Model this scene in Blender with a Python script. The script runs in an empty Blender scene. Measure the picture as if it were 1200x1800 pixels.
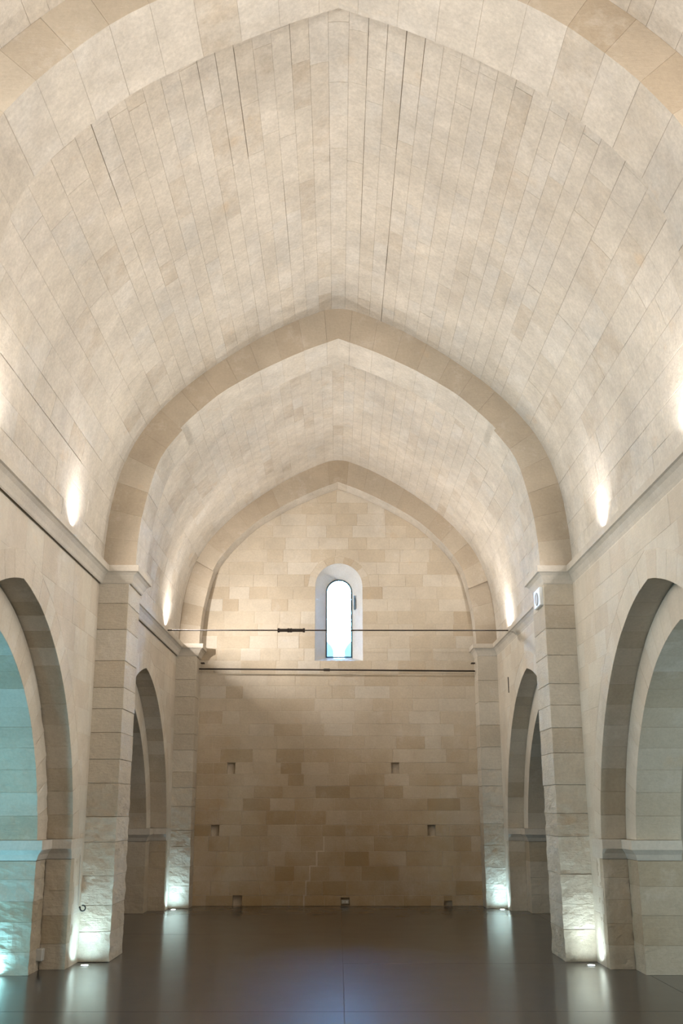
import bpy, bmesh, math, random
from mathutils import Vector, Matrix
from mathutils.noise import fractal, noise as noise3
random.seed(11)
SC = bpy.context.scene
COL = SC.collection
R = random.uniform

# ------------------------------------------------------------------ camera
F_PX = 1706.0
PITCH = math.atan2(520, F_PX)
YAW = -math.atan2(6, F_PX) / math.cos(PITCH)
cam_d = bpy.data.cameras.new('camera')
cam_d.sensor_fit = 'VERTICAL'
cam_d.sensor_height = 36.0
cam_d.sensor_width = 24.0
cam_d.lens = 36.0 * F_PX / 1800.0
cam_d.clip_end = 300
cam = bpy.data.objects.new('camera', cam_d)
COL.objects.link(cam)
cam.location = (0, 0, 2.0)
cam.rotation_euler = (math.pi / 2 + PITCH, 0, YAW)
SC.camera = cam

# ------------------------------------------------------------------ sky
world = bpy.data.worlds.new('sky')
SC.world = world
world.use_nodes = True
wn = world.node_tree.nodes
bg = wn['Background']
bg.inputs[0].default_value = (0.22, 0.52, 1.0, 1)
bg.inputs[1].default_value = 120.0

SC.view_settings.view_transform = 'Standard'
SC.view_settings.look = 'None'
SC.view_settings.exposure = -0.10
SC.view_settings.gamma = 1.0
SC.view_settings.use_curve_mapping = False
SC.cycles.max_bounces = 10
SC.cycles.diffuse_bounces = 8
SC.cycles.sample_clamp_indirect = 10.0
SC.cycles.use_denoising = True

WARM = (1.0, 0.94, 0.88)
CORNICE_W = 105.0       # each cornice uplight
FLOOR_W = 14.0          # each floor uplight at the pier feet


def light_area(name, loc, direction, size, power, colour, spread=math.pi, size_y=None):
    d = bpy.data.lights.new(name, 'AREA')
    d.shape = 'DISK' if size_y is None else 'RECTANGLE'
    d.size = size
    if size_y is not None:
        d.size_y = size_y
    d.energy = power
    d.color = colour
    d.spread = spread
    o = bpy.data.objects.new(name, d)
    COL.objects.link(o)
    o.location = loc
    o.rotation_euler = Vector(direction).to_track_quat('-Z', 'Y').to_euler()
    return o


def light_spot(name, loc, direction, angle, power, colour, radius=0.05, blend=0.6):
    d = bpy.data.lights.new(name, 'SPOT')
    d.spot_size = angle
    d.spot_blend = blend
    d.energy = power
    d.color = colour
    d.shadow_soft_size = radius
    o = bpy.data.objects.new(name, d)
    COL.objects.link(o)
    o.location = loc
    o.rotation_euler = Vector(direction).to_track_quat('-Z', 'Y').to_euler()
    return o


# ------------------------------------------------------------------ materials


def new_mat(name):
    m = bpy.data.materials.new(name)
    m.use_nodes = True
    nt = m.node_tree
    return m, nt, nt.nodes, nt.links, nt.nodes['Principled BSDF']


def plain(name, col, rough=0.6, metal=0.0):
    m, nt, n, l, b = new_mat(name)
    b.inputs['Base Color'].default_value = (*col, 1)
    b.inputs['Roughness'].default_value = rough
    b.inputs['Metallic'].default_value = metal
    tc = n.new('ShaderNodeTexCoord')
    nz = n.new('ShaderNodeTexNoise')
    nz.inputs['Scale'].default_value = 40
    bp = n.new('ShaderNodeBump')
    bp.inputs['Strength'].default_value = 0.1
    bp.inputs['Distance'].default_value = 0.002
    l.new(tc.outputs['Object'], nz.inputs['Vector'])
    l.new(nz.outputs['Fac'], bp.inputs['Height'])
    l.new(bp.outputs['Normal'], b.inputs['Normal'])
    return m


def stone(name, tints, blotch=(0.86, 1.1), grain=0.5, bump=0.35, stain=0.0, tool=1.0, spread=1.0):
    """Limestone: every block takes its own tint (Object Info random), over it soft blotches, fine grain, tooling."""
    m, nt, n, l, b = new_mat(name)
    tc = n.new('ShaderNodeTexCoord')
    oi = n.new('ShaderNodeObjectInfo')
    ramp = n.new('ShaderNodeValToRGB')
    ramp.color_ramp.interpolation = 'LINEAR'
    el = ramp.color_ramp.elements
    while len(el) < len(tints):
        el.new(0.5)
    for i, (p, c) in enumerate(tints):
        el[i].position = p
        el[i].color = (*c, 1)
    l.new(oi.outputs['Random'], ramp.inputs['Fac'])

    def noise(scale, detail=4, rough=0.6, vec=None):
        q = n.new('ShaderNodeTexNoise')
        q.inputs['Scale'].default_value = scale
        q.inputs['Detail'].default_value = detail
        q.inputs['Roughness'].default_value = rough
        l.new(vec or tc.outputs['Object'], q.inputs['Vector'])
        return q.outputs['Fac']

    def maprange(s, a0, a1, b0, b1):
        q = n.new('ShaderNodeMapRange')
        for k, v in zip(('From Min', 'From Max', 'To Min', 'To Max'), (a0, a1, b0, b1)):
            q.inputs[k].default_value = v
        l.new(s, q.inputs['Value'])
        return q.outputs['Result']

    def mul(c, f):
        q = n.new('ShaderNodeMix')
        q.data_type = 'RGBA'
        q.blend_type = 'MULTIPLY'
        q.inputs['Factor'].default_value = 1.0
        l.new(c, q.inputs['A'])
        l.new(f, q.inputs['B'])
        return q.outputs['Result']

    def mix(c, f, col):
        q = n.new('ShaderNodeMix')
        q.data_type = 'RGBA'
        l.new(f, q.inputs['Factor'])
        l.new(c, q.inputs['A'])
        q.inputs['B'].default_value = (*col, 1)
        return q.outputs['Result']

    c = ramp.outputs['Color']
    if spread < 1:
        mean = [sum(t[1][i] for t in tints) / len(tints) for i in range(3)]
        c = mix(c, maprange(noise(3.0, 5, 0.65), 0.38, 0.62, 0.15, spread), mean)
        c = mul(c, maprange(noise(4.5, 6, 0.7), 0.3, 0.7, 0.90, 1.07))
    c = mul(c, maprange(noise(0.9, 5, 0.65), 0.3, 0.7, blotch[0], blotch[1]))
    # whitish lime bloom and ochre spots
    c = mix(c, maprange(noise(1.7, 6, 0.7), 0.56, 0.74, 0, 0.45), (0.70, 0.655, 0.60))
    c = mix(c, maprange(noise(2.6, 3, 0.5), 0.66, 0.78, 0, 0.32), (0.60, 0.43, 0.26))
    c = mul(c, maprange(noise(26, 5, 0.7), 0.25, 0.75, 1 - 0.12 * grain, 1 + 0.10 * grain))
    if stain:
        sx = n.new('ShaderNodeSeparateXYZ')
        l.new(tc.outputs['Object'], sx.inputs[0])
        low = maprange(sx.outputs['Z'], 0.0, 5.5, stain, 0.0)
        nn = n.new('ShaderNodeMath')
        nn.operation = 'MULTIPLY'
        l.new(low, nn.inputs[0])
        l.new(maprange(noise(1.3, 5, 0.6), 0.3, 0.62, 0.35, 1.0), nn.inputs[1])
        c = mix(c, nn.outputs[0], (0.40, 0.262, 0.115))
    l.new(c, b.inputs['Base Color'])
    b.inputs['Roughness'].default_value = 0.93
    b.inputs['Specular IOR Level'].default_value = 0.2
    # relief: pitting plus horizontal tooling
    mp = n.new('ShaderNodeMapping')
    mp.inputs['Scale'].default_value = (4, 4, 22)
    l.new(tc.outputs['Object'], mp.inputs['Vector'])
    h1 = noise(9, 8, 0.72)
    h2 = noise(2.2, 4, 0.6, mp.outputs['Vector'])
    ad = n.new('ShaderNodeMath')
    ad.operation = 'MULTIPLY_ADD'
    l.new(h2, ad.inputs[0])
    ad.inputs[1].default_value = 0.45 * tool
    l.new(h1, ad.inputs[2])
    bp = n.new('ShaderNodeBump')
    bp.inputs['Strength'].default_value = bump
    bp.inputs['Distance'].default_value = 0.03
    l.new(ad.outputs[0], bp.inputs['Height'])
    l.new(bp.outputs['Normal'], b.inputs['Normal'])
    return m


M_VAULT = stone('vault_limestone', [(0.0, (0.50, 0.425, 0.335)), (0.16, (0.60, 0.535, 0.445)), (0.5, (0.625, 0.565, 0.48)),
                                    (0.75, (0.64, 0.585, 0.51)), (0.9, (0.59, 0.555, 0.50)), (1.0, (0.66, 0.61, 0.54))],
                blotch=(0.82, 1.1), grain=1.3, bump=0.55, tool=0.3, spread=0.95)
M_WALL = stone('wall_limestone', [(0.0, (0.565, 0.49, 0.395)), (0.3, (0.585, 0.51, 0.415)), (0.7, (0.60, 0.535, 0.44)), (1.0, (0.615, 0.56, 0.475))],
               grain=0.6, bump=0.35)
M_FARUP = stone('end_wall_upper_limestone', [(0.0, (0.52, 0.43, 0.32)), (0.15, (0.58, 0.50, 0.39)), (0.6, (0.61, 0.535, 0.43)), (1.0, (0.65, 0.59, 0.50))],
                grain=0.8, bump=0.22, stain=0.6)
M_FAR = stone('end_wall_limestone', [(0.0, (0.42, 0.335, 0.23)), (0.10, (0.48, 0.395, 0.285)), (0.3, (0.54, 0.455, 0.345)),
                                     (0.8, (0.61, 0.53, 0.42)), (1.0, (0.66, 0.59, 0.49))], grain=0.9, bump=0.25, stain=0.75)
M_PIER = stone('pier_limestone', [(0.0, (0.50, 0.425, 0.33)), (0.4, (0.56, 0.49, 0.39)), (1.0, (0.61, 0.55, 0.46))],
               grain=0.9, bump=0.75)
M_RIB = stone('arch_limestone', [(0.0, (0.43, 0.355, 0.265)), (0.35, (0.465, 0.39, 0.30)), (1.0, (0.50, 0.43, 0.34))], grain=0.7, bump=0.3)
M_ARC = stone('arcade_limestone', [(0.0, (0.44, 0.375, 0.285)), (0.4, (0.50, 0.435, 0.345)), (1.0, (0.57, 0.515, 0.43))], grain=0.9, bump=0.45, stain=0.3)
M_MORTAR = stone('lime_mortar', [(0.0, (0.63, 0.56, 0.46)), (1.0, (0.65, 0.58, 0.48))], grain=0.8, bump=0.3)
M_MORTAR_FAR = stone('lime_mortar_end_wall', [(0.0, (0.66, 0.585, 0.475)), (1.0, (0.68, 0.60, 0.49))], grain=0.8, bump=0.3, stain=0.25)
M_TRIM = stone('cornice_limestone', [(0.0, (0.54, 0.48, 0.40)), (1.0, (0.60, 0.545, 0.47))], grain=0.7, bump=0.25)
M_REVEAL = stone('reveal_plaster', [(0.0, (0.66, 0.65, 0.62)), (1.0, (0.7, 0.69, 0.66))], grain=0.6, bump=0.25)
M_IRON = plain('dark_iron', (0.035, 0.024, 0.017), 0.7, 0.0)
M_BLACK = plain('black_rubber', (0.015, 0.015, 0.016), 0.6)
M_WHITE = plain('white_plastic', (0.72, 0.73, 0.72), 0.4)
M_GREYW = plain('grey_plastic', (0.50, 0.49, 0.45), 0.5)
M_STEEL = plain('brushed_steel', (0.45, 0.45, 0.45), 0.35, 1.0)
M_FRAME = plain('dark_blue_window_metal', (0.03, 0.075, 0.09), 0.45, 0.3)


def emit(name, col, k):
    m, nt, n, l, b = new_mat(name)
    b.inputs['Base Color'].default_value = (0.9, 0.9, 0.9, 1)
    b.inputs['Emission Color'].default_value = (*col, 1)
    b.inputs['Emission Strength'].default_value = k
    return m


M_LENS_WARM = emit('warm_lamp_glass', (1.0, 0.88, 0.74), 6)
M_LENS_COOL = emit('cool_lamp_glass', (0.86, 0.97, 1.0), 6)

m, nt, n, l, b = new_mat('window_glass')
tr_ = n.new('ShaderNodeBsdfTransparent')
tr_.inputs[0].default_value = (0.93, 0.98, 1.0, 1)
gl_ = n.new('ShaderNodeBsdfGlossy')
gl_.inputs['Roughness'].default_value = 0.02
fr_ = n.new('ShaderNodeFresnel')
ms_ = n.new('ShaderNodeMixShader')
l.new(fr_.outputs[0], ms_.inputs[0])
l.new(tr_.outputs[0], ms_.inputs[1])
l.new(gl_.outputs[0], ms_.inputs[2])
l.new(ms_.outputs[0], n['Material Output'].inputs['Surface'])
M_GLASS = m

# polished dark floor slabs
m, nt, n, l, b = new_mat('polished_dark_slab')
tc = n.new('ShaderNodeTexCoord')
oi = n.new('ShaderNodeObjectInfo')
nz = n.new('ShaderNodeTexNoise')
nz.inputs['Scale'].default_value = 1.4
nz.inputs['Detail'].default_value = 8
nz.inputs['Roughness'].default_value = 0.7
rp = n.new('ShaderNodeValToRGB')
rp.color_ramp.elements[0].position = 0.3
rp.color_ramp.elements[0].color = (0.0125, 0.0115, 0.013, 1)
rp.color_ramp.elements[1].position = 0.75
rp.color_ramp.elements[1].color = (0.026, 0.0235, 0.025, 1)
l.new(tc.outputs['Object'], nz.inputs['Vector'])
l.new(nz.outputs['Fac'], rp.inputs['Fac'])
l.new(rp.outputs['Color'], b.inputs['Base Color'])
mr = n.new('ShaderNodeMapRange')
mr.inputs['To Min'].default_value = 0.30
mr.inputs['To Max'].default_value = 0.40
l.new(nz.outputs['Fac'], mr.inputs['Value'])
l.new(mr.outputs['Result'], b.inputs['Roughness'])
mp = n.new('ShaderNodeMapping')
mp.inputs['Scale'].default_value = (1.2, 14, 1)
nb = n.new('ShaderNodeTexNoise')
nb.inputs['Scale'].default_value = 1.5
nb.inputs['Detail'].default_value = 3
l.new(tc.outputs['Object'], mp.inputs['Vector'])
l.new(mp.outputs['Vector'], nb.inputs['Vector'])
bp = n.new('ShaderNodeBump')
bp.inputs['Strength'].default_value = 0.02
bp.inputs['Distance'].default_value = 0.004
l.new(nb.outputs['Fac'], bp.inputs['Height'])
l.new(bp.outputs['Normal'], b.inputs['Normal'])
b.inputs['Specular IOR Level'].default_value = 0.27
b.inputs['Coat Weight'].default_value = 0.85
b.inputs['Coat Roughness'].default_value = 0.15
M_FLOOR = m

# ------------------------------------------------------------------ object helpers


def mk(name, verts, faces, mat, parent=None, smooth=False):
    me = bpy.data.meshes.new(name)
    me.from_pydata([tuple(v) for v in verts], [], faces)
    me.materials.append(mat)
    if smooth:
        for p in me.polygons:
            p.use_smooth = True
    o = bpy.data.objects.new(name, me)
    COL.objects.link(o)
    if parent is not None:
        o.parent = parent
        o.matrix_parent_inverse = Matrix.Translation(parent.location).inverted()
    return o


def mk_bm(name, bm, mat, parent=None, smooth=False):
    bmesh.ops.recalc_face_normals(bm, faces=bm.faces)
    me = bpy.data.meshes.new(name)
    bm.to_mesh(me)
    bm.free()
    me.materials.append(mat)
    if smooth:
        for p in me.polygons:
            p.use_smooth = True
    o = bpy.data.objects.new(name, me)
    COL.objects.link(o)
    if parent is not None:
        o.parent = parent
        o.matrix_parent_inverse = Matrix.Translation(parent.location).inverted()
    return o


def thing(name, label, cat, loc, group=None):
    o = bpy.data.objects.new(name, None)
    COL.objects.link(o)
    o.location = loc
    o.empty_display_size = 0.2
    tag(o, label, cat, group)
    return o


def tag(o, label, cat, group=None):
    o['label'] = label
    o['category'] = cat
    if group:
        o['group'] = group
    return o


def struct(o):
    o['kind'] = 'structure'
    return o


def poly_stone(name, poly, to3, mat, parent, h=0.0, depth=0.03, c=0.006):
    """A block face: convex outline poly in (u, v), mapped by to3(u, v, out), chamfered edge, sides running depth back."""
    k = len(poly)
    cx = sum(p[0] for p in poly) / k
    cy = sum(p[1] for p in poly) / k
    ins = inset(poly, c)
    vs = [to3(u, v, -depth) for u, v in poly] + [to3(u, v, h - c * 0.8) for u, v in poly] + [to3(u, v, h) for u, v in ins]
    fs = []
    for r in range(2):
        for i in range(k):
            j = (i + 1) % k
            fs.append((r * k + i, r * k + j, (r + 1) * k + j, (r + 1) * k + i))
    fs.append(tuple(2 * k + i for i in range(k)))
    return mk(name, vs, fs, mat, parent)


def inset(poly, d):
    k = len(poly)
    area = sum(poly[i][0] * poly[(i + 1) % k][1] - poly[(i + 1) % k][0] * poly[i][1] for i in range(k))
    s = 1 if area > 0 else -1
    out = []
    for i in range(k):
        p0, p1, p2 = Vector(poly[i - 1]), Vector(poly[i]), Vector(poly[(i + 1) % k])
        e1 = (p1 - p0).normalized()
        e2 = (p2 - p1).normalized()
        n1 = Vector((-e1.y, e1.x)) * s
        n2 = Vector((-e2.y, e2.x)) * s
        b = n1 + n2
        q = b.dot(n1)
        if q < 0.35:
            q = 0.35
        out.append(tuple(p1 + b * (d / q)))
    return out


def clip_half(poly, p, nrm):
    """keep the side of poly where (x - p) . nrm >= 0"""
    out = []
    k = len(poly)
    for i in range(k):
        a, b = Vector(poly[i]), Vector(poly[(i + 1) % k])
        da, db = (a - p).dot(nrm), (b - p).dot(nrm)
        if da >= 0:
            out.append(tuple(a))
        if (da > 0) != (db > 0) and abs(da - db) > 1e-9:
            out.append(tuple(a + (b - a) * (da / (da - db))))
    res = []
    for q in out:
        if not res or (Vector(q) - Vector(res[-1])).length > 1e-3:
            res.append(q)
    if len(res) > 1 and (Vector(res[0]) - Vector(res[-1])).length < 1e-3:
        res.pop()
    return res


def poly_area(poly):
    k = len(poly)
    return abs(sum(poly[i][0] * poly[(i + 1) % k][1] - poly[(i + 1) % k][0] * poly[i][1] for i in range(k))) / 2


def clip_curve(poly, curve, centre):
    """cut away what lies on the centre's side of a convex opening outline (dense list of points)"""
    us = [p[0] for p in poly]
    vs = [p[1] for p in poly]
    u0, u1, v0, v1 = min(us), max(us), min(vs), max(vs)
    ins = [p for p in curve if u0 <= p[0] <= u1 and v0 <= p[1] <= v1]
    if len(ins) < 2:
        c = ((u0 + u1) / 2, (v0 + v1) / 2)
        return [] if point_in(c, curve) else poly
    a, b = Vector(ins[0]), Vector(ins[-1])
    d = b - a
    if d.length < 1e-4:
        return poly
    nrm = Vector((-d.y, d.x)).normalized()
    if (Vector(centre) - a).dot(nrm) > 0:
        nrm = -nrm
    far = max(ins, key=lambda p: (Vector(p) - a).dot(nrm))
    p = a if (Vector(far) - a).dot(nrm) < 0.004 else a + nrm * ((Vector(far) - a).dot(nrm) * 0.7)
    return clip_half(poly, p, nrm)


def point_in(c, curve):
    x, y = c
    inside = False
    k = len(curve)
    for i in range(k):
        x1, y1 = curve[i]
        x2, y2 = curve[(i + 1) % k]
        if (y1 > y) != (y2 > y) and x < (x2 - x1) * (y - y1) / (y2 - y1) + x1:
            inside = not inside
    return inside


def splits(a, b, mean, jit=0.3, off=None):
    """cut points from a to b at roughly mean spacing"""
    out = [a]
    x = a + (off if off is not None else mean * R(0.5, 1.1))
    while x < b - mean * 0.35:
        out.append(x)
        x += mean * R(1 - jit, 1 + jit)
    out.append(b)
    return out


def prism(bm, poly3, vec):
    a = [bm.verts.new(p) for p in poly3]
    b = [bm.verts.new(Vector(p) + Vector(vec)) for p in poly3]
    bm.faces.new(a)
    bm.faces.new(list(reversed(b)))
    k = len(a)
    for i in range(k):
        j = (i + 1) % k
        bm.faces.new((a[i], a[j], b[j], b[i]))
    return a + b


def block(name, poly3, vec, mat, parent, bev=0.008, jit=0.0, warp=None, rough=0.0):
    bm = bmesh.new()
    prism(bm, poly3, vec)
    bmesh.ops.recalc_face_normals(bm, faces=bm.faces)
    if bev:
        es = [e for e in bm.edges if len(e.link_faces) == 2 and e.calc_face_angle(0) > 0.4]
        bmesh.ops.bevel(bm, geom=es, offset=bev, segments=1, affect='EDGES')
    if rough:
        bmesh.ops.subdivide_edges(bm, edges=[e for e in bm.edges if e.calc_length() > 0.1], cuts=9, use_grid_fill=True)
        bmesh.ops.recalc_face_normals(bm, faces=bm.faces)
        bm.normal_update()
        mv = []
        for v in bm.verts:
            q = v.co * 6.5
            f = fractal(q, 0.8, 2.2, 5) + 0.8 * min(0.0, noise3(v.co * 3.1 + Vector((7, 3, 1))) + 0.12)
            hz = Vector((v.normal.x, v.normal.y, 0))
            mv.append(hz * (rough * (f - 0.45)))
        for v, d in zip(bm.verts, mv):
            v.co += d
    for v in bm.verts:
        if jit:
            v.co += Vector((R(-jit, jit), R(-jit, jit), R(-jit, jit)))
        if warp:
            v.co = warp(v.co)
    return mk_bm(name, bm, mat, parent)


def box_pts(x0, x1, y0, y1, z):
    return [(x0, y0, z), (x1, y0, z), (x1, y1, z), (x0, y1, z)]


def box(name, x0, x1, y0, y1, z0, z1, mat, parent=None, bev=0.0, warp=None):
    return block(name, box_pts(x0, x1, y0, y1, z0), (0, 0, z1 - z0), mat, parent, bev, 0, warp)


def tube(bm, pts, r, seg=8, caps=True):
    rings = []
    for i, p in enumerate(pts):
        p = Vector(p)
        d = (Vector(pts[min(i + 1, len(pts) - 1)]) - Vector(pts[max(i - 1, 0)])).normalized()
        a = d.orthogonal().normalized() if i == 0 else (A - d * A.dot(d)).normalized()
        A = a
        b = d.cross(a)
        rr = r[i] if isinstance(r, (list, tuple)) else r
        rings.append([bm.verts.new(p + (a * math.cos(t) + b * math.sin(t)) * rr) for t in [2 * math.pi * s / seg for s in range(seg)]])
    for i in range(len(rings) - 1):
        for s in range(seg):
            t = (s + 1) % seg
            bm.faces.new((rings[i][s], rings[i][t], rings[i + 1][t], rings[i + 1][s]))
    if caps:
        bm.faces.new(list(reversed(rings[0])))
        bm.faces.new(rings[-1])


def lathe(bm, c, prof, seg=20):
    """profile [(radius, height)] turned about the vertical axis through c"""
    c = Vector(c)
    rings = [[bm.verts.new(c + Vector((r * math.cos(2 * math.pi * s / seg), r * math.sin(2 * math.pi * s / seg), h))) for s in range(seg)] for r, h in prof]
    for i in range(len(rings) - 1):
        for s in range(seg):
            t = (s + 1) % seg
            bm.faces.new((rings[i][s], rings[i][t], rings[i + 1][t], rings[i + 1][s]))
    bm.faces.new(rings[-1])
    bm.faces.new(list(reversed(rings[0])))


# ------------------------------------------------------------------ plan of the nave (metres)
A_P, B_W = 3.085, 3.52              # pier face and wall face from the axis
Y_RIBS = [(6.65, 7.5), (14.35, 15.2), (21.65, 22.2)]
Y_END, Y_REAR = 22.2, -0.9
Z_CORN = 5.5
BAYS = [(-0.2, 6.65, 3.2), (7.5, 14.35, 10.85), (15.2, 21.65, 18.3)]   # start, end, arch centre


def bat(v, k=0.0030):
    """the walls lean outwards a little as they rise, and both sides a hair to the left"""
    z = min(max(v[2], 0), 5.5)
    return Vector((v[0] * (1 + k * z) - 0.005 * z, v[1], v[2]))


def batp(v):
    return bat(v, 0.0025)


def catmull(pts, nseg=12):
    P = [Vector(p) for p in pts]
    P = [P[0] * 2 - P[1]] + P + [P[-1] * 2 - P[-2]]
    out = []
    for i in range(1, len(P) - 2):
        for s in range(nseg):
            t = s / nseg
            a, b, c, d = P[i - 1:i + 3]
            out.append(0.5 * ((2 * b) + (c - a) * t + (2 * a - 5 * b + 4 * c - d) * t * t + (3 * b - a - 3 * c + d) * t ** 3))
    out.append(P[-2])
    return out


class Curve:
    """half profile (right side, springing to apex) mirrored to a full curve, sampled by arc length"""

    def __init__(self, half):
        h = catmull(half)
        full = [Vector((p.x, p.y)) for p in h] + [Vector((-p.x, p.y)) for p in reversed(h[:-1])]
        self.p = full
        self.s = [0.0]
        for i in range(1, len(full)):
            self.s.append(self.s[-1] + (full[i] - full[i - 1]).length)
        self.L = self.s[-1]

    def at(self, s):
        s = min(max(s, 0), self.L)
        lo, hi = 0, len(self.s) - 1
        while hi - lo > 1:
            mid = (lo + hi) // 2
            if self.s[mid] <= s:
                lo = mid
            else:
                hi = mid
        t = (s - self.s[lo]) / max(self.s[hi] - self.s[lo], 1e-9)
        return self.p[lo].lerp(self.p[hi], t)

    def inward(self, s):
        d = (self.at(s + 0.06) - self.at(s - 0.06)).normalized()
        n = Vector((-d.y, d.x))      # curve runs right -> apex -> left: left normal points into the nave
        return n


VAULT = Curve([(3.565, 5.5), (3.555, 5.9), (3.50, 6.5), (3.37, 7.1), (3.13, 7.65), (2.78, 8.13), (2.35, 8.56), (1.9, 8.92),
               (1.5, 9.20), (1.07, 9.465), (0.6, 9.70), (0.25, 9.84), (0.08, 9.875), (0, 9.88)])
RIB = Curve([(3.115, 5.5), (3.11, 5.8), (3.05, 6.4), (2.86, 7.2), (2.58, 7.66), (2.28, 8.0), (1.88, 8.37), (1.4, 8.68),
             (1.1, 8.85), (0.55, 9.12), (0.15, 9.28), (0, 9.34)])

# ------------------------------------------------------------------ floor
floor = struct(box('floor', -8.2, 8.2, Y_REAR - 0.4, Y_END + 0.9, -0.3, -0.012, M_FLOOR))
ys = [Y_REAR, 1.3, 4.55, 7.8, 11.02, 14.24, 17.4, 20.55, Y_END]
xs = [-8, -4.9, 0.07, 3.9, 8]
for i in range(len(ys) - 1):
    for j in range(len(xs) - 1):
        g = 0.002
        poly_stone('slab', [(xs[j] + g, ys[i] + g), (xs[j + 1] - g, ys[i] + g), (xs[j + 1] - g, ys[i + 1] - g), (xs[j] + g, ys[i + 1] - g)],
                   lambda u, v, o: Vector((u, v, o)), M_FLOOR, floor, R(-0.0006, 0.0006), 0.012, 0.003)

M_GROUND = plain('dry_ground', (0.16, 0.15, 0.10), 0.9)
struct(box('ground', -70, 70, Y_END + 0.95, Y_END + 120, -0.6, -0.32, M_GROUND))

# ------------------------------------------------------------------ barrel vault


SM = VAULT.L / 2
HALF = [0.0]
while HALF[-1] < 3.0:
    HALF.append(HALF[-1] + R(0.31, 0.36))
nrest = round((SM - 0.11 - HALF[-1]) / 0.215)
w_ = (SM - 0.11 - HALF[-1]) / nrest
HALF += [HALF[-1] + w_ * (i + 1) for i in range(nrest)]
# course boundaries along the curve: right half, then the crown course and the left half
RIGHT_S = HALF
LEFT_S = [SM - 0.11] + [VAULT.L - q for q in reversed(HALF)]


def vault_shell(name, y0, y1, off, sa, sb):
    k = 48
    vs, fs = [], []
    for i in range(k + 1):
        q_ = sa + (sb - sa) * i / k
        p = VAULT.at(q_) - VAULT.inward(q_) * off
        q = VAULT.at(q_) - VAULT.inward(q_) * (off + 0.35)
        for y in (y0, y1):
            vs.append((p.x, y, p.y))
            vs.append((q.x, y, q.y))
    for i in range(k):
        a, b = 4 * i, 4 * (i + 1)
        fs += [(a, b, b + 2, a + 2), (a + 1, a + 3, b + 3, b + 1), (a, a + 1, b + 1, b), (a + 2, b + 2, b + 3, a + 3)]
    return struct(mk(name, vs, fs, M_MORTAR))


def vault_stone(parent, s0, s1, y0, y1, h, g=(0, 0, 0, 0)):
    k = 2
    c = 0.0025
    depth = 0.04

    def ring(d, o):
        a0, a1 = s0 + d + g[0], s1 - d - g[1]
        us = [a0 + (a1 - a0) * i / k for i in range(k + 1)]
        out = []
        for y, seq in ((y0 + d + g[2], us), (y1 - d - g[3], reversed(us))):
            for q in seq:
                p = VAULT.at(q) + VAULT.inward(q) * o
                out.append((p.x, y, p.y))
        return out
    n_ = 2 * (k + 1)
    vs = ring(0, -depth) + ring(0, h - c) + ring(c, h)
    fs = []
    for r in range(2):
        for i in range(n_):
            j = (i + 1) % n_
            fs.append((r * n_ + i, r * n_ + j, (r + 1) * n_ + j, (r + 1) * n_ + i))
    for i in range(k):
        fs.append((2 * n_ + i, 2 * n_ + i + 1, 2 * n_ + n_ - 2 - i, 2 * n_ + n_ - 1 - i))
    mk('stone', vs, fs, M_VAULT, parent)


def lay_vault(parent, y0, y1, bounds, mean, opens=()):
    """opens: (arc position, from y, to y, gap) of joints that have lost their mortar"""
    def gap(s, y):
        for os_, ya, yb, g in opens:
            if abs(os_ - s) < 0.11 and ya < y < yb and abs(os_ - s) == min(abs(os_ - q) for q in bounds):
                return g * R(0.6, 1.2) if random.random() < 0.72 else 0.0008
        return R(0.0004, 0.0011)
    for s0, s1 in zip(bounds, bounds[1:]):
        big = abs(s1 - s0) > 0.28
        cuts = splits(y0, y1, mean * (0.85 if big else 1.0), 0.4)
        for a, b in zip(cuts, cuts[1:]):
            ym = (a + b) / 2
            e = 0.0035 if random.random() < 0.05 else 0.0005
            vault_stone(parent, s0, s1, a, b, R(-0.0025, 0.0025) if big else R(-0.0012, 0.0012), (gap(s0, ym), gap(s1, ym), e, 0.0005))


def s_of_x(x):
    """arc position of the crown point at this x"""
    best = min(range(len(VAULT.p)), key=lambda i: abs(VAULT.p[i].x - x) + (10 if VAULT.p[i].y < 9 else 0))
    return VAULT.s[best]


OPEN = [(s_of_x(0.72), 7.5, 14.4, 0.0045), (s_of_x(0.35), 7.9, 12.6, 0.003), (s_of_x(0.51), 7.5, 9.4, 0.003), (s_of_x(0.92), 7.5, 9.2, 0.0035),
        (s_of_x(-1.05), 7.9, 11.2, 0.0035), (s_of_x(-0.79), 10.2, 12.2, 0.003), (s_of_x(-0.15), 10.3, 11.3, 0.003), (s_of_x(-0.52), 7.6, 8.8, 0.0025),
        (s_of_x(-1.22), 7.5, 9.6, 0.003), (s_of_x(-1.45), 7.5, 8.7, 0.004), (VAULT.L - 3.3, 7.6, 9.6, 0.004), (VAULT.L - 2.9, 8.2, 9.8, 0.004), (VAULT.L - 1.0, 9.0, 12.5, 0.004),
        (VAULT.L - 1.4, 11.5, 13.5, 0.003), (1.0, 11.8, 13.4, 0.003)]
OPEN_FAR = [(s_of_x(0.5), 15.2, 17.0, 0.003), (VAULT.L - 1.1, 18.4, 21.0, 0.003), (1.9, 19.0, 21.6, 0.003)]
Y_M = 14.78
ceil_r = vault_shell('ceiling', Y_REAR - 0.3, Y_M, 0.035, 0, SM - 0.11)
ceil_l = vault_shell('ceiling.001', Y_REAR - 0.3, Y_M, 0.035, SM - 0.11, VAULT.L)
ceil_fr = vault_shell('ceiling.002', Y_M, Y_END + 0.5, 0.035, 0, SM - 0.11)
ceil_fl = vault_shell('ceiling.003', Y_M, Y_END + 0.5, 0.035, SM - 0.11, VAULT.L)
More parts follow.
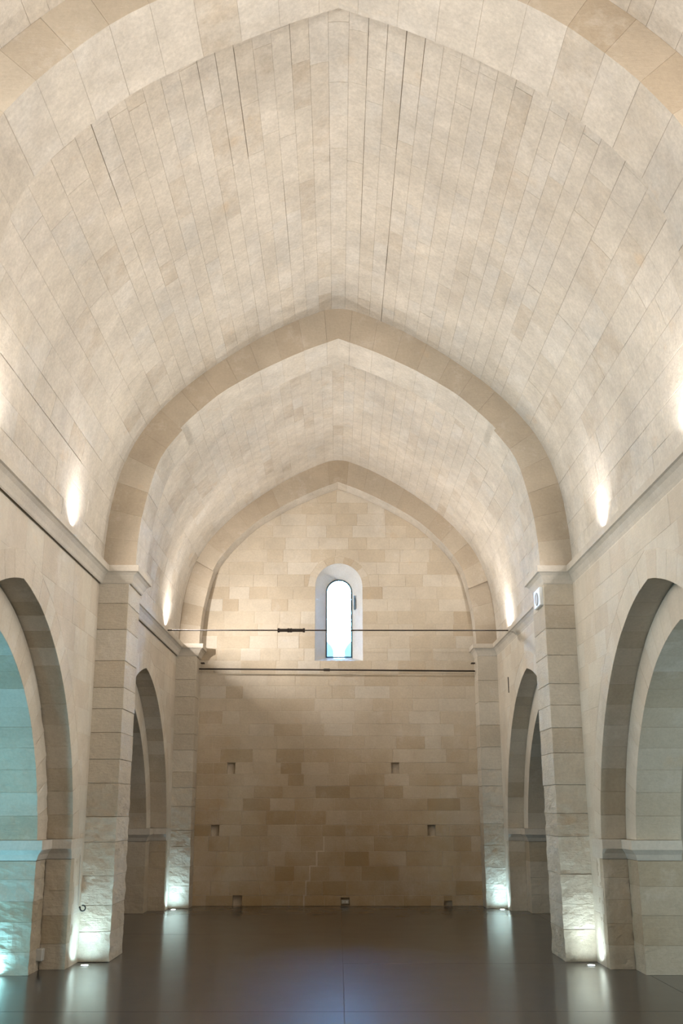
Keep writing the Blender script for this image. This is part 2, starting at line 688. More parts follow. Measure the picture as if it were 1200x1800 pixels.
for par, bd in ((ceil_r, RIGHT_S), (ceil_l, LEFT_S)):
    lay_vault(par, 7.5, 14.35, bd, 0.78, OPEN)
    lay_vault(par, 5.75, 6.65, bd, 1.6)
for par, bd in ((ceil_fr, RIGHT_S), (ceil_fl, LEFT_S)):
    lay_vault(par, 15.2, 21.65, bd, 0.74, OPEN_FAR)

# ------------------------------------------------------------------ arcade walls
E_ = 0.47


def arch_pts(yc, rad, z_low, kseg=60, zs=1.2):
    """pointed opening outline from one foot over the apex to the other: (y, z)"""
    th1 = math.acos(E_ / rad)
    right = [(yc - E_ + rad * math.cos(th1 * i / kseg), zs + rad * math.sin(th1 * i / kseg)) for i in range(kseg + 1)]
    left = [(2 * yc - y, z) for y, z in reversed(right[:-1])]
    return [(yc + rad - E_, z_low)] + right + left + [(yc - rad + E_, z_low)]


R1, R2 = 3.34, 2.88          # outer and inner order
WIN = {}


def wall_outline(y0, y1, yc, rad, zt, z0=0.0):
    a = arch_pts(yc, rad, z0, 40)
    return [(y0, z0), (y0, zt), (y1, zt), (y1, z0)] + a


def arcade_wall(side):
    sgn = -1 if side == 'left' else 1
    bm = bmesh.new()
    for bi, (y0, y1, yc) in enumerate(BAYS):
        ya = Y_REAR - 0.3 if bi == 0 else (BAYS[bi - 1][1] + y0) / 2
        yb = Y_END + 0.3 if bi == 2 else (y1 + BAYS[bi + 1][0]) / 2
        vis = bi > 0
        o1 = [(sgn * (B_W + (0.0025 if vis else 0)), y, z) for y, z in wall_outline(ya, yb, yc, R1 + (0.16 if vis else 0), Z_CORN)]
        o2 = [(sgn * (3.85 + (0.1 if vis else 0)), y, z) for y, z in wall_outline(ya, yb, yc, R2 + (0.2 if vis else 0), Z_CORN)]
        prism(bm, o1, (sgn * (0.395 if vis else 0.37), 0, 0))
        prism(bm, o2, (sgn * (0.38 if vis else 0.55), 0, 0))
    for v in bm.verts:
        v.co = bat(v.co)
    w = struct(mk_bm('wall_' + side, bm, M_MORTAR))
    for bi in (1, 2):
        y0, y1, yc = BAYS[bi]
        ring = arch_pts(yc, R1 + 0.33, 0, 60)
        z = 0.0
        off = 0
        while z < 5.22:
            h = R(0.29, 0.37)
            z1 = z + h
            if z1 > 5.05:
                z1 = 5.235
            cuts = splits(y0 + 0.005, y1 - 0.005, 0.62, 0.3)
            for a, b in zip(cuts, cuts[1:]):
                g = 0.0013
                poly = [(a + g, z + g), (b - g, z + g), (b - g, z1 - g), (a + g, z1 - g)]
                poly = clip_curve(poly, ring, (yc, 1.5))
                if len(poly) < 3 or poly_area(poly) < 0.012:
                    continue
                if max(p[0] for p in poly) < (8.6 if bi == 1 else 16.0):
                    continue                      # the photograph shows nothing of these
                poly_stone('stone', poly, lambda u, v, o: bat((sgn * (B_W - o), u, v)), M_WALL, w, R(-0.0015, 0.0015), 0.02, 0.002)
            z = z1
    return w


wall_left = arcade_wall('left')
wall_right = arcade_wall('right')

# ------------------------------------------------------------------ arcade arches: two orders of voussoirs, jambs, imposts


def arcade_arch(sgn, bi, label, worn=0.007):
    y0, y1, yc = BAYS[bi]
    t = thing('arcade_arch', label, 'arch', (sgn * 3.85, yc, 0))
    for rad, thick, xa, xb, kstones in ((R1, 0.325, B_W, 3.85, 14), (R2, 0.45, 3.85, 4.42, 12)):
        th1 = math.acos(E_ / rad)
        tstart = math.asin(0.4 / rad)
        tho = math.acos(E_ / (rad + thick))
        for mir in (1, -1):
            n_ = kstones
            for i in range(n_):
                if mir == -1 and i < n_ * 0.45:
                    continue                      # near haunch, never seen past the pier
                a0 = tstart + (th1 - tstart) * i / n_
                a1 = tstart + (th1 - tstart) * (i + 1) / n_
                g = 0.0004
                inn = [(a0 + (a1 - a0) * q / 2) for q in range(3)]
                inn[0] += g
                inn[-1] -= g
                pr = R(-0.002, 0.002)
                pts = [(yc + mir * (-E_ + (rad + pr) * math.cos(a)), 1.2 + (rad + pr) * math.sin(a)) for a in inn]
                lim = lambda a: min(a, tho) if i == n_ - 1 else a
                pts += [(yc + mir * (-E_ + (rad + thick) * math.cos(lim(a))), 1.2 + (rad + thick) * math.sin(lim(a))) for a in reversed(inn)]
                if i == n_ - 1:          # the crown stones meet in one joint
                    pts[3] = (yc + mir * 0.0005, 1.2 + math.sqrt((rad + thick) ** 2 - E_ ** 2))
                if i == 0:
                    pts[-1] = (pts[0][0] + mir * thick, pts[0][1])
                xo = R(-0.001, 0.001)
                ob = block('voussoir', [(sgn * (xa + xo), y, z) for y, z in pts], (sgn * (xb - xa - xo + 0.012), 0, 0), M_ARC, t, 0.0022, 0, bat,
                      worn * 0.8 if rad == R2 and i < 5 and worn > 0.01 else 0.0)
                ob.data.materials.append(M_WALL)  # front faces get paler wall stone; soffit shade put into the darker colour
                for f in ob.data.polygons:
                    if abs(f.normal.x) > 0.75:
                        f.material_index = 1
        # jamb under the impost (the far jamb, facing the photographer)
        yj = yc + rad - E_ - 0.005
        z = 0.0
        top = 1.345
        while z < top - 0.01:
            z1 = min(z + R(0.24, 0.36), top)
            if top - z1 < 0.15:
                z1 = top
            p = R(-0.003, 0.003)
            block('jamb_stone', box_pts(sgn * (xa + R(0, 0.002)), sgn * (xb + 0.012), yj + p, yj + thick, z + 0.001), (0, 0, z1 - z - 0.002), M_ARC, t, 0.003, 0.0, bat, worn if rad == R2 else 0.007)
            z = z1
        # impost: fillet over a cavetto, wrapping the jamb
        yt = yc - E_ + math.sqrt(rad * rad - 0.16)
        prof = [(0.0, 1.35), (0.012, 1.375), (0.03, 1.42), (0.075, 1.475), (0.085, 1.48), (0.085, 1.598), (0.0, 1.598)]
        bm = bmesh.new()
        rings = []
        ya = yj - 0.0
        xin = xa - (0.03 if rad == R1 else 0.075)
        path = [((xin if True else xa), 0), (xb - 0.004, 0)]
        for pr, z in prof:
            x_a = xa - (pr * 0.1 if rad == R1 else pr)
            rings.append([(sgn * x_a, yt - pr + 0.02, z), (sgn * (xb - 0.004), yt - pr + 0.02, z), (sgn * (xb - 0.004), yt + 0.52, z), (sgn * x_a, yt + 0.52, z)])
        V = [[bm.verts.new(bat(p)) for p in r] for r in rings]
        for i in range(len(V) - 1):
            for q in range(4):
                bm.faces.new((V[i][q], V[i][(q + 1) % 4], V[i + 1][(q + 1) % 4], V[i + 1][q]))
        bm.faces.new(list(reversed(V[0])))
        bm.faces.new(V[-1])
        mk_bm('impost', bm, M_TRIM, t)
    return t


arcade_arch(-1, 1, 'pointed arcade arch on the left whose inner jamb glows turquoise', 0.016)
arcade_arch(1, 1, 'large grey pointed arcade arch cut by the right edge of the photo')
arcade_arch(-1, 2, 'dark narrow-looking arcade arch on the left beyond the nearer pier')
arcade_arch(1, 2, 'dark narrow-looking arcade arch on the right beyond the nearer pier')

# ------------------------------------------------------------------ piers with moulded capitals
CAP_PROF = [(0.0, 5.235), (0.014, 5.25), (0.025, 5.29), (0.06, 5.36), (0.095, 5.395), (0.12, 5.405), (0.12, 5.5), (0.0, 5.5)]


def pier(sgn, y0, y1, label, kfirst):
    t = thing('pier', label, 'pier', (sgn * 3.28, y0, 0))
    z = 0.0
    top = 5.24
    while z < top - 0.01:
        z1 = z + R(0.3, 0.5)
        if top - z1 < 0.25:
            z1 = top
        p, q = R(-0.004, 0.004), R(-0.004, 0.004)
        block('stone', box_pts(sgn * (A_P + p), sgn * (B_W + 0.022), y0 + q, y1 - 0.002, z + 0.0022), (0, 0, z1 - z - 0.0044), M_PIER, t, 0.006, 0.0, lambda v: (batp(v) if abs(v.x) < 3.3 else bat(v)),
              0.016 if z < 2.3 else (0.008 if z < 3.0 else 0.003))
        z = z1
    bm = bmesh.new()
    back = y1 + 0.165 if y1 < 22 else y1
    rings = []
    for pr, z in CAP_PROF:
        yb = y1 + pr if y1 < 22 else y1 - 0.002
        xi, xo = A_P * 1.0125 - pr, 3.60
        rings.append([(sgn * xo, y0 - pr, z), (sgn * xi, y0 - pr, z), (sgn * xi, yb, z), (sgn * xo, yb, z)])
    V = [[bm.verts.new(p) for p in r] for r in rings]
    for i in range(len(V) - 1):
        for q in range(4):
            bm.faces.new((V[i][q], V[i][(q + 1) % 4], V[i + 1][(q + 1) % 4], V[i + 1][q]))
    bm.faces.new(list(reversed(V[0])))
    bm.faces.new(V[-1])
    mk_bm('capital', bm, M_TRIM, t)
    return t


PIER_NL = pier(-1, 14.35, 15.2, 'tall left pier with white light at its rough foot, before the dark arch', 0)
PIER_NR = pier(1, 14.35, 15.2, 'tall right pier with a small white box under its capital', 1)
PIER_FL = pier(-1, 21.65, 22.2, 'slim left pier standing against the end wall, shadow beside its capital', 2)
PIER_FR = pier(1, 21.65, 22.2, 'slim right pier standing against the end wall', 3)
pier(-1, 6.65, 7.5, 'left pier of the bay nearest the photographer, outside the frame', 4)
pier(1, 6.65, 7.5, 'right pier of the bay nearest the photographer, outside the frame', 5)

# ------------------------------------------------------------------ cornices on the walls
nt_ = 0
for sgn in (-1, 1):
    for y0, y1, yc in BAYS:
        nt_ += 1
        ya = Y_REAR if y0 < 0 else y0 + 0.02
        yb = y1 - 0.02
        bm = bmesh.new()
        prism(bm, [(sgn * (3.565 - p), ya, z) for p, z in CAP_PROF] , (0, yb - ya, 0))
        tr = struct(mk_bm('trim_%d' % nt_, bm, M_TRIM))

# ------------------------------------------------------------------ transverse arches


def transverse_arch(y0, y1, label, kst, lower_proud=0.0, lower_back=0.0, mat=None):
    t = thing('transverse_arch', label, 'arch', (0, y0, Z_CORN))
    L = RIB.L
    for i in range(kst):
        s0, s1 = L * i / kst + 0.0005, L * (i + 1) / kst - 0.0005
        zc = RIB.at((s0 + s1) / 2).y
        pr = R(-0.002, 0.002) + (lower_proud if zc < 7.7 else 0.0)
        inn = [RIB.at(s) + RIB.inward(s) * pr for s in (s0, (s0 + s1) / 2, s1)]
        out = []
        for s in (s1, (s0 + s1) / 2, s0):
            f = s / L
            # matching point on the vault, a little behind its face
            q = VAULT.at(VAULT.L * f) - VAULT.inward(VAULT.L * f) * 0.03
            out.append(q)
        yo = R(-0.002, 0.002) + (lower_back if zc < 7.1 and not (i < kst / 2 and zc > 6.6) else 0.0)
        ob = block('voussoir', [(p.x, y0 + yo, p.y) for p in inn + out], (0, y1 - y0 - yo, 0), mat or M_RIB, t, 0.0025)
        ob.data.materials.append(M_VAULT)  # paler soffit, browner front: partly stone tone, partly light put into the colour
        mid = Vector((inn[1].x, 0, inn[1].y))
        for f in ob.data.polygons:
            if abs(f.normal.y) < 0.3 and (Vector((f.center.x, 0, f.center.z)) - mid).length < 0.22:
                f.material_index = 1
    return t


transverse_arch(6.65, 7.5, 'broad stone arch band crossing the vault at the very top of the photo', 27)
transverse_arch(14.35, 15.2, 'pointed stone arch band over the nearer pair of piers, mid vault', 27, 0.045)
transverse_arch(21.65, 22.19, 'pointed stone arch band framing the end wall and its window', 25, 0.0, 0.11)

# ------------------------------------------------------------------ end wall with window and putlog holes
WX, WH, WZ0, WZS = 0.02, 0.55, 5.215, 6.95       # window: centre, half width, sill, springing of its round head


def win_outline(cx, hw, z0, zs, k=24):
    return [(cx + hw, z0)] + [(cx + hw * math.cos(math.pi * i / k), zs + hw * math.sin(math.pi * i / k)) for i in range(k + 1)] + [(cx - hw, z0)]


courses = [0.0, 0.212, 0.50, 0.80, 1.10, 1.41, 1.645, 1.94, 2.20, 2.46, 2.715, 2.96, 3.25, 3.53, 3.80, 4.08, 4.36, 4.64, 4.92, 5.215]
HOLES = [(-2.24, -2.04, 0), (0.065, 0.255, 0), (2.265, 2.44, 0), (-2.755, -2.575, 5), (1.955, 2.13, 5), (-2.45, -2.27, 10), (1.18, 1.36, 10)]
HOLE_TOP = {(2.265, 2.44, 0): 0.105, (0.065, 0.255, 0): 0.17}
bm = bmesh.new()
XE = 4.4


def quad(pts):
    bm.faces.new([bm.verts.new(p) for p in pts])


yb = Y_END + 0.006
for ci in range(len(courses) - 1):
    z0, z1 = courses[ci], courses[ci + 1]
    hs = sorted([h for h in HOLES if h[2] == ci])
    x = -XE
    for h in hs:
        zt = HOLE_TOP.get(h, z1)
        quad([(x, yb, z0), (h[0], yb, z0), (h[0], yb, z1), (x, yb, z1)])
        if zt < z1:
            quad([(h[0], yb, zt), (h[1], yb, zt), (h[1], yb, z1), (h[0], yb, z1)])
        d = yb + 0.14
        quad([(h[0], yb, z0), (h[0], d, z0), (h[0], d, zt), (h[0], yb, zt)])
        quad([(h[1], yb, z0), (h[1], d, z0), (h[1], d, zt), (h[1], yb, zt)])
        quad([(h[0], yb, zt), (h[1], yb, zt), (h[1], d, zt), (h[0], d, zt)])
        quad([(h[0], yb, z0), (h[1], yb, z0), (h[1], d, z0), (h[0], d, z0)])
        quad([(h[0], d, z0), (h[1], d, z0), (h[1], d, zt), (h[0], d, zt)])
        x = h[1]
    quad([(x, yb, z0), (XE, yb, z0), (XE, yb, z1), (x, yb, z1)])
wo = win_outline(WX, WH, WZ0, WZS)
half = len(wo) // 2
ZT = 10.4
quad([(XE, yb, WZ0)] + [(XE, yb, ZT), (WX, yb, ZT)] + [(x, yb, z) for x, z in reversed(wo[:half + 1])])
quad([(-XE, yb, WZ0)] + [(x, yb, z) for x, z in reversed(wo[half:])] + [(WX, yb, ZT), (-XE, yb, ZT)])
# outer leaf of the wall, closing it off from the sky
for x0, x1, z0, z1 in ((-XE, WX - 0.5, -0.3, ZT), (WX + 0.5, XE, -0.3, ZT), (WX - 0.5, WX + 0.5, -0.3, WZ0 - 0.04), (WX - 0.5, WX + 0.5, 7.40, ZT)):
    prism(bm, [(x0, Y_END + 0.5, z0), (x1, Y_END + 0.5, z0), (x1, Y_END + 0.5, z1), (x0, Y_END + 0.5, z1)], (0, 0.3, 0))
for x0, x1 in ((-XE, -XE + 0.1), (XE - 0.1, XE)):
    prism(bm, [(x0, Y_END, -0.3), (x1, Y_END, -0.3), (x1, Y_END, ZT), (x0, Y_END, ZT)], (0, 0.6, 0))
prism(bm, [(-XE, Y_END, ZT - 0.1), (XE, Y_END, ZT - 0.1), (XE, Y_END, ZT), (-XE, Y_END, ZT)], (0, 0.6, 0))
wall_far = struct(mk_bm('wall_far', bm, M_MORTAR_FAR))

to_far = lambda u, v, o: Vector((u, Y_END - o, v))
z = courses[-1]
while z < 9.5:
    z += R(0.27, 0.31)
    courses.append(z)


def rib_half(z):
    """half width of the end wall seen under the end arch at height z"""
    if z < 5.5:
        return 3.09
    best = 0
    for p in RIB.p:
        if p.y >= z:
            best = max(best, abs(p.x))
    return best


ring = win_outline(WX, WH + 0.02, WZ0 - 0.01, WZS)
ring = [(x, z_) for x, z_ in ring]
# sample the straight sides densely for clipping
sides = [(WX + WH + 0.0, WZ0 + (WZS - WZ0) * i / 30) for i in range(30)]
dense = sides + [(WX + (WH + 0.17) * math.cos(math.pi * i / 40), WZS + (WH + 0.17) * math.sin(math.pi * i / 40)) for i in range(41)] + [(WX - WH, q) for _, q in reversed(sides)]
STAIR = [(0, -0.72), (1, -0.68), (2, -0.6), (3, -0.45), (4, -0.31)]     # pale stepped mortar seam
for ci in range(len(courses) - 1):
    z0, z1 = courses[ci], courses[ci + 1]
    hw = rib_half(z0)
    if hw < 0.15:
        continue
    fixed = []
    for h in HOLES:
        if h[2] == ci:
            fixed += [h[0], h[1]]
    xl, xr = -hw - 0.03, hw + 0.03
    if z1 > WZ0 + 0.05 and z0 < WZS + 0.02:
        fixed += [WX - WH, WX + WH]
    seam = [x for k_, x in STAIR if k_ == ci]
    bounds = sorted([xl, xr] + fixed + seam)
    for a, b in zip(bounds, bounds[1:]):
        hole = next((h for h in HOLES if h[2] == ci and abs(h[0] - a) < 1e-6 and abs(h[1] - b) < 1e-6), None)
        if hole:
            zt = HOLE_TOP.get(hole, z1)
            if z1 - zt > 0.03:
                poly_stone('stone', [(a, zt), (b, zt), (b, z1 - 0.004), (a, z1 - 0.004)], to_far, M_FAR, wall_far, 0, 0.006, 0.004)
            continue
        if abs(a - (WX - WH)) < 1e-6 and abs(b - (WX + WH)) < 1e-6:
            continue
        cuts = splits(a, b, 0.58, 0.4) if b - a > 0.5 else [a, b]
        for c0, c1 in zip(cuts, cuts[1:]):
            g = 0.003
            gl = 0.017 if any(abs(c0 - s) < 1e-6 for s in seam) else (0.0 if c0 in fixed else g)
            gr = 0.0 if c1 in fixed else g
            gb = 0.003
            poly = [(c0 + gl, z0 + gb), (c1 - gr, z0 + gb), (c1 - gr, z1 - 0.004), (c0 + gl, z1 - 0.004)]
            if z1 > WZS:
                poly = clip_curve(poly, dense, (WX, WZS - 0.3))
            if len(poly) < 3 or poly_area(poly) < 0.008:
                continue
            poly_stone('stone', poly, to_far, M_FAR if z0 < 3.0 else M_FARUP, wall_far, R(-0.001, 0.002), 0.006, 0.003)
# pale pointed-up mortar seam climbing in steps through the lowest courses
SEAM = [(0, -0.725), (1, -0.68), (2, -0.60), (3, -0.455), (4, -0.30), (5, -0.30)]
bm = bmesh.new()
for (k_, x), (k2, x2) in zip(SEAM, SEAM[1:]):
    z0, z1 = courses[k_], courses[k_ + 1]
    prism(bm, [(x - 0.014, Y_END - 0.004, z0), (x + 0.014, Y_END - 0.004, z0), (x + 0.014, Y_END - 0.004, z1), (x - 0.014, Y_END - 0.004, z1)], (0, 0.01, 0))
    if x2 > x:
        prism(bm, [(x - 0.014, Y_END - 0.0042, z1 - 0.013), (x2 + 0.014, Y_END - 0.0042, z1 - 0.013), (x2 + 0.014, Y_END - 0.0042, z1 + 0.013), (x - 0.014, Y_END - 0.0042, z1 + 0.013)], (0, 0.01, 0))
mk_bm('mortar_seam', bm, M_MORTAR_FAR, wall_far)
# ring of small voussoirs around the window head
for i in range(9):
    a0, a1 = math.pi * i / 9 + 0.006, math.pi * (i + 1) / 9 - 0.006
    pts = [(WX + WH * math.cos(a), WZS + WH * math.sin(a)) for a in (a0, (a0 + a1) / 2, a1)] + \
          [(WX + (WH + 0.165) * math.cos(a), WZS + (WH + 0.165) * math.sin(a)) for a in (a1, (a0 + a1) / 2, a0)]
    poly_stone('stone', pts, to_far, M_FARUP, wall_far, R(0, 0.001), 0.006, 0.002)

# window
gx, ghw, gz0, gzs, gy = 0.025, 0.292, 5.36, 6.90, Y_END + 0.42
win = thing('window_1', 'narrow round-headed window glowing white in the end wall', 'window', (gx, gy, gz0))
win['kind'] = 'structure'
del win['label'], win['category']


def loft(name, a, b, ya, yb_, mat, parent, close=True):
    k = len(a)
    vs = [(x, ya, z) for x, z in a] + [(x, yb_, z) for x, z in b]
    fs = []
    for i in range(k if close else k - 1):
        j = (i + 1) % k
        fs.append((i, j, k + j, k + i))
    return mk(name, vs, fs, mat, parent)


inner = win_outline(WX, WH, WZ0, WZS)
glass_o = win_outline(gx, ghw, gz0, gzs)
loft('reveal', inner, win_outline(gx, ghw + 0.015, gz0 - 0.02, gzs), Y_END - 0.001, gy + 0.02, M_REVEAL, win)
loft('outer_reveal', win_outline(gx, ghw + 0.015, gz0 - 0.02, gzs), win_outline(gx, ghw + 0.22, gz0 - 0.2, gzs), gy + 0.02, Y_END + 0.82, M_REVEAL, win)
bm = bmesh.new()
fo, fi = win_outline(gx, ghw + 0.016, gz0 - 0.016, gzs), win_outline(gx, ghw - 0.012, gz0 + 0.012, gzs)
k = len(fo)
V = [[bm.verts.new((x, y, z)) for x, z in r] for r, y in ((fo, gy), (fi, gy), (fi, gy + 0.04), (fo, gy + 0.04))]
for r in range(4):
    for i in range(k):
        j = (i + 1) % k
        bm.faces.new((V[r][i], V[r][j], V[(r + 1) % 4][j], V[(r + 1) % 4][i]))
mk_bm('frame', bm, M_FRAME, win)
bm = bmesh.new()
prism(bm, [(x, gy + 0.016, z) for x, z in fi], (0, 0.006, 0))
mk_bm('pane', bm, M_GLASS, win)
bm = bmesh.new()
prism(bm, [(gx + ghw + 0.055, gy - 0.16, 6.45), (gx + ghw + 0.075, gy - 0.19, 6.45), (gx + ghw + 0.075, gy - 0.19, 6.78), (gx + ghw + 0.055, gy - 0.16, 6.78)], (0.0, 0.05, 0))
mk_bm('opening_lever', bm, M_FRAME, win)
for s in (-1, 1):          # rounded blocks added for the curved dark outlines low in the window
    pts = [(gx + s * (ghw + 0.2), gz0 - 0.17), (gx + s * 0.13, gz0 - 0.17), (gx + s * 0.12, gz0 + 0.18), (gx + s * 0.17, gz0 + 0.3), (gx + s * 0.26, gz0 + 0.4), (gx + s * (ghw + 0.2), gz0 + 0.48)]
    block('sill_shoulder', [(x, Y_END + 0.66, z) for x, z in pts], (0, 0.15, 0), M_REVEAL, win, 0.02)

# ------------------------------------------------------------------ rear wall, aisles
struct(box('wall_rear', -4.4, 4.4, Y_REAR - 0.3, Y_REAR, 0, 10.4, M_WALL))
for side, sgn in (('left', -1), ('right', 1)):
    bm = bmesh.new()
    xa, xb = sgn * 7.6, sgn * 8.2
    prism(bm, box_pts(min(xa, xb), max(xa, xb), Y_REAR - 0.3, Y_END + 0.9, 0), (0, 0, 5.6))
    x0, x1 = sorted((sgn * 3.95, sgn * 8.2))
    x2, x3 = sorted((sgn * 4.3, sgn * 8.2))
    prism(bm, box_pts(x2, x3, Y_END + 0.0, Y_END + 0.9, 0), (0, 0, 5.6))
    prism(bm, box_pts(x2, x3, Y_REAR - 0.3, Y_REAR, 0), (0, 0, 5.6))
    prism(bm, box_pts(x2, x3, 14.6, 15.0, 0), (0, 0, 5.6))  # unseen cross wall added to keep aisle light out of the far bay
    struct(mk_bm('wall_aisle_' + side, bm, M_WALL))
    bm = bmesh.new()
    xs_ = [4.2 + 3.6 * i / 16 for i in range(17)]
    pts = [(sgn * x, 4.15 + 1.1 * math.sin(math.pi * i / 16)) for i, x in enumerate(xs_)]
    prism(bm, [(x, Y_REAR - 0.3, z) for x, z in pts] + [(sgn * 8.2, Y_REAR - 0.3, 4.15), (sgn * 8.2, Y_REAR - 0.3, 5.8), (sgn * 3.9, Y_REAR - 0.3, 5.8), (sgn * 3.9, Y_REAR - 0.3, 4.6)], (0, Y_END + 1.2 - Y_REAR, 0))
    struct(mk_bm('ceiling_aisle_' + side, bm, M_WALL))

# ------------------------------------------------------------------ iron tie rods
tr = thing('tie_rod', 'thin iron tie rod with a turnbuckle crossing in front of the window', 'tie rod', (0, 19.5, 5.438))
bm = bmesh.new()
tube(bm, [(-3.45, 19.5, 5.438), (3.45, 19.5, 5.438)], 0.013, 8)
mk_bm('rod', bm, M_IRON, tr, True)
bm = bmesh.new()
for z_ in (-0.022, 0.022):
    tube(bm, [(-1.19, 19.5, 5.438 + z_), (-0.70, 19.5, 5.438 + z_)], 0.010, 6)
for x in (-1.20, -1.0, -0.95, -0.69):
    tube(bm, [(x - 0.022, 19.5, 5.438), (x + 0.022, 19.5, 5.438)], 0.042, 6)
mk_bm('turnbuckle', bm, M_IRON, tr)
tr = thing('tie_rod', 'lower iron tie rod spanning between the slim piers under the window', 'tie rod', (0, 21.6, 4.93))
bm = bmesh.new()
tube(bm, [(-3.12, 21.9, 4.985), (-0.25, 21.9, 4.965), (3.08, 21.9, 4.94)], 0.018, 8)
mk_bm('rod', bm, M_IRON, tr, True)
bm = bmesh.new()
tube(bm, [(-0.32, 21.9, 4.966), (-0.18, 21.9, 4.964)], 0.03, 8)
mk_bm('coupling', bm, M_IRON, tr)
for s in (-1, 1):
    bm = bmesh.new()
    prism(bm, [(s * 3.0, 21.84, 5.10), (s * 3.0, 21.96, 5.10), (s * 3.0, 21.96, 5.125), (s * 3.0, 21.84, 5.125)], (s * 0.08, 0, 0))
    mk_bm('anchor_plate', bm, M_IRON, tr)

# ------------------------------------------------------------------ lamps


def cornice_uplight(sgn, y, label, power, aim, colour=WARM, size=0.2, in_group='warm uplights on the cornices'):
    x = sgn * 3.513
    t = thing('cornice_uplight', label, 'uplight', (x, y, Z_CORN), in_group)
    box('housing', x - 0.03, x + 0.03, y - 0.17, y + 0.17, 5.503, 5.534, M_STEEL, t, 0.006)
    box('lens', x - 0.024, x + 0.024, y - 0.155, y + 0.155, 5.535, 5.540, M_LENS_WARM, t)
    for s in (-1, 1):
        box('bracket', x - 0.02, x + 0.02, y + s * 0.12 - 0.012, y + s * 0.12 + 0.012, 5.5, 5.504, M_STEEL, t)
    light_area('cornice_uplight_beam', (x - (0.015 if size < 0.1 and sgn < 0 else 0), y, 5.556), aim, size, power, colour, math.pi, 0.03)
    light_area('cornice_uplight_wash', (x - sgn * 0.022, y, 5.56), (0.35 * -sgn, 0, 1), 0.05, power * 0.27, WARM, math.radians(140), 0.3)
    return t


for sgn, sd in ((-1, 'left'), (1, 'right')):
    d = -sgn
    A0 = (1.0 * d, 0.0, -0.28)
    cornice_uplight(sgn, 12.45, 'glowing uplight on the %s cornice just before the nearer pier' % sd, CORNICE_W, A0)
    cornice_uplight(sgn, 19.85, 'glowing uplight on the %s cornice at the end of the upper tie rod' % sd, CORNICE_W * (1.9 if sgn < 0 else 0.55), (1.0 * d, 0.12, -0.15) if sgn < 0 else (0.4 * d, -0.1, 0.9), WARM, 0.03)
    cornice_uplight(sgn, 9.1, 'uplight on the %s cornice close to the photographer, at the frame edge' % sd, CORNICE_W, A0)
    cornice_uplight(sgn, 16.3, 'uplight on the %s cornice hidden behind the nearer capital' % sd, CORNICE_W * 0.9, (1.0 * d, -0.6, -0.2))
    BAY1 = (0.90, 0.96, 1.0) if sgn < 0 else WARM  # unseen lamps added as fill; left pair tinted cool to stand in for daylight
    cornice_uplight(sgn, 4.9, 'added fill uplight on the %s cornice of the first bay, outside the frame' % sd, CORNICE_W * 1.35, (1.0 * d, 0.4, -0.22), BAY1)
    cornice_uplight(sgn, 1.4, 'added fill uplight on the %s cornice beside the photographer, outside the frame' % sd, CORNICE_W * 1.35, (1.0 * d, 0.4, -0.22), BAY1)


def floor_uplight(x, y, label, power, aim, colour, angle=75, r=0.06):
    t = thing('floor_uplight', label, 'floor light', (x, y, 0), 'round uplights set into the floor')
    bm = bmesh.new()
    lathe(bm, (x, y, 0), [(r, 0.0005), (r, 0.004), (r - 0.008, 0.006)], 20)
    mk_bm('rim', bm, M_STEEL, t)
    bm = bmesh.new()
    lathe(bm, (x, y, 0), [(r - 0.012, 0.006), (r - 0.014, 0.009)], 20)
    mk_bm('lens', bm, M_LENS_COOL, t)
    light_area('floor_uplight_glow', (x, y, 0.015), aim, 2 * r, power * 0.45, colour, math.radians(angle))
    if r < 0.08:
        light_spot('floor_uplight_beam', (x, y, 0.015), (aim[0], 0.30, 1), math.radians(84), power * 4.2, colour, 0.05, 1.0)
    return t


COOL = (0.55, 0.87, 1.0)
floor_uplight(-3.35, 14.06, 'round floor light at the foot of the left pier', FLOOR_W * 0.85, (0.0, 0.25, 1), COOL, 150)
floor_uplight(3.36, 14.04, 'round floor light at the foot of the tall right pier', FLOOR_W * 0.8, (0.0, 0.25, 1), (0.72, 0.93, 1.0), 150)
floor_uplight(-3.37, 21.42, 'round floor light at the foot of the slim left pier', FLOOR_W * 0.7, (0.0, 0.2, 1), (0.50, 0.82, 1.0), 150)
floor_uplight(3.38, 21.42, 'round floor light at the foot of the slim right pier', FLOOR_W * 0.7, (0.0, 0.2, 1), (0.50, 0.82, 1.0), 150)
TEAL = (0.27, 0.76, 1.0)
floor_uplight(-4.27, 13.2, 'turquoise floor light under the left arch at the frame edge', 12.0, (0.0, 0.25, 1), TEAL, 150)
light_area('left_aisle_fill', (-6.7, 9.4, 1.5), (0.62, 0.9, 0.12), 1.5, 205.0, TEAL)  # bare teal area lamp added out of view
light_area('right_aisle_fill', (6.7, 9.4, 1.5), (-0.62, 0.9, 0.12), 1.5, 95.0, (0.74, 0.95, 1.0))  # second unseen area lamp, added to brighten the right jambs

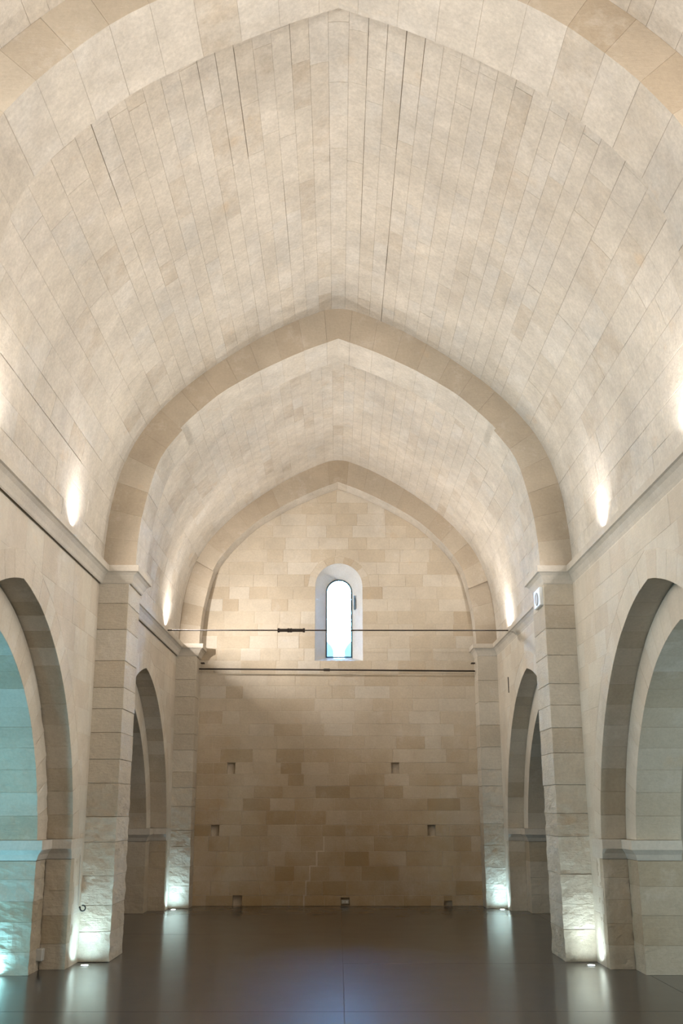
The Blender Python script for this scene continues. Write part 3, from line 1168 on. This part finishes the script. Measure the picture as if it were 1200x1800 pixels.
# ------------------------------------------------------------------ small fittings
t = thing('wall_fixture', 'small white box with a round face under the right pier capital', 'wall fixture', (3.1, 14.6, 5.1))
x = A_P * 1.0125
box('body', x - 0.075, x - 0.003, 14.42, 14.84, 4.93, 5.215, M_WHITE, t, 0.012)
bm = bmesh.new()
cc = Vector((x - 0.077, 14.62, 5.06))
pr_ = [(0.10, 0.0), (0.10, 0.012), (0.075, 0.016), (0.06, 0.006)]
rings = [[bm.verts.new(cc + Vector((-h, r_ * math.cos(2 * math.pi * s / 20), r_ * math.sin(2 * math.pi * s / 20)))) for s in range(20)] for r_, h in pr_]
for i in range(3):
    for s in range(20):
        bm.faces.new((rings[i][s], rings[i][(s + 1) % 20], rings[i + 1][(s + 1) % 20], rings[i + 1][s]))
bm.faces.new(rings[-1])
mk_bm('round_face', bm, M_GREYW, t)

t = thing('junction_box', 'small white electrical box low on the left arch jamb', 'electrical box', (-3.86, 13.6, 0.1))
box('body', -3.93, -3.79, 13.585, 13.70, 0.115, 0.265, M_GREYW, t, 0.01)
bm = bmesh.new()
tube(bm, [(-3.885, 13.64, 0.12), (-3.885, 13.64, 0.06), (-3.89, 13.645, 0.012)], 0.02, 8)
mk_bm('cable', bm, M_BLACK, t)

t = thing('iron_ring', 'black iron ring hook low on the left pier corner', 'ring', (-3.49, 14.25, 0.72))
bm = bmesh.new()
tube(bm, [(-3.478 + 0.036 * math.cos(a), 14.26, 0.69 + 0.036 * math.sin(a)) for a in [math.radians(110 - 18 * i) for i in range(17)]], 0.0095, 8)
mk_bm('hook', bm, M_BLACK, t, True)
bm = bmesh.new()
tube(bm, [(-3.508, 14.262, 0.70), (-3.53, 14.262, 0.70)], 0.012, 8)
mk_bm('shank', bm, M_IRON, t)
bm = bmesh.new()
tube(bm, [(-3.517, 14.15, 0.74), (-3.522, 14.15, 1.0), (-3.53, 14.15, 1.38)], 0.006, 6)
tag(mk_bm('thin_cable', bm, M_GREYW), 'thin grey cable running up beside the left pier ring', 'cable')

t = thing('wall_socket', 'pale socket plate set in a small hole at the end wall foot', 'socket', (0.16, Y_END, 0.05))
box('plate', 0.082, 0.238, Y_END + 0.0, Y_END + 0.03, 0.045, 0.12, M_GREYW, t, 0.005)
for s in (0.125, 0.195):
    bm = bmesh.new()
    tube(bm, [(s, Y_END + 0.002, 0.083), (s, Y_END - 0.003, 0.083)], 0.018, 10)
    mk_bm('outlet', bm, M_WHITE, t)

o = box('slot_strip', 3.53, 3.56, 20.28, 20.31, 4.28, 4.60, M_IRON)  # dark strip added where the wall has a narrow slot
tag(o, 'thin upright dark strip standing in for a slot in the right wall beside the slim pier', 'wall slot')
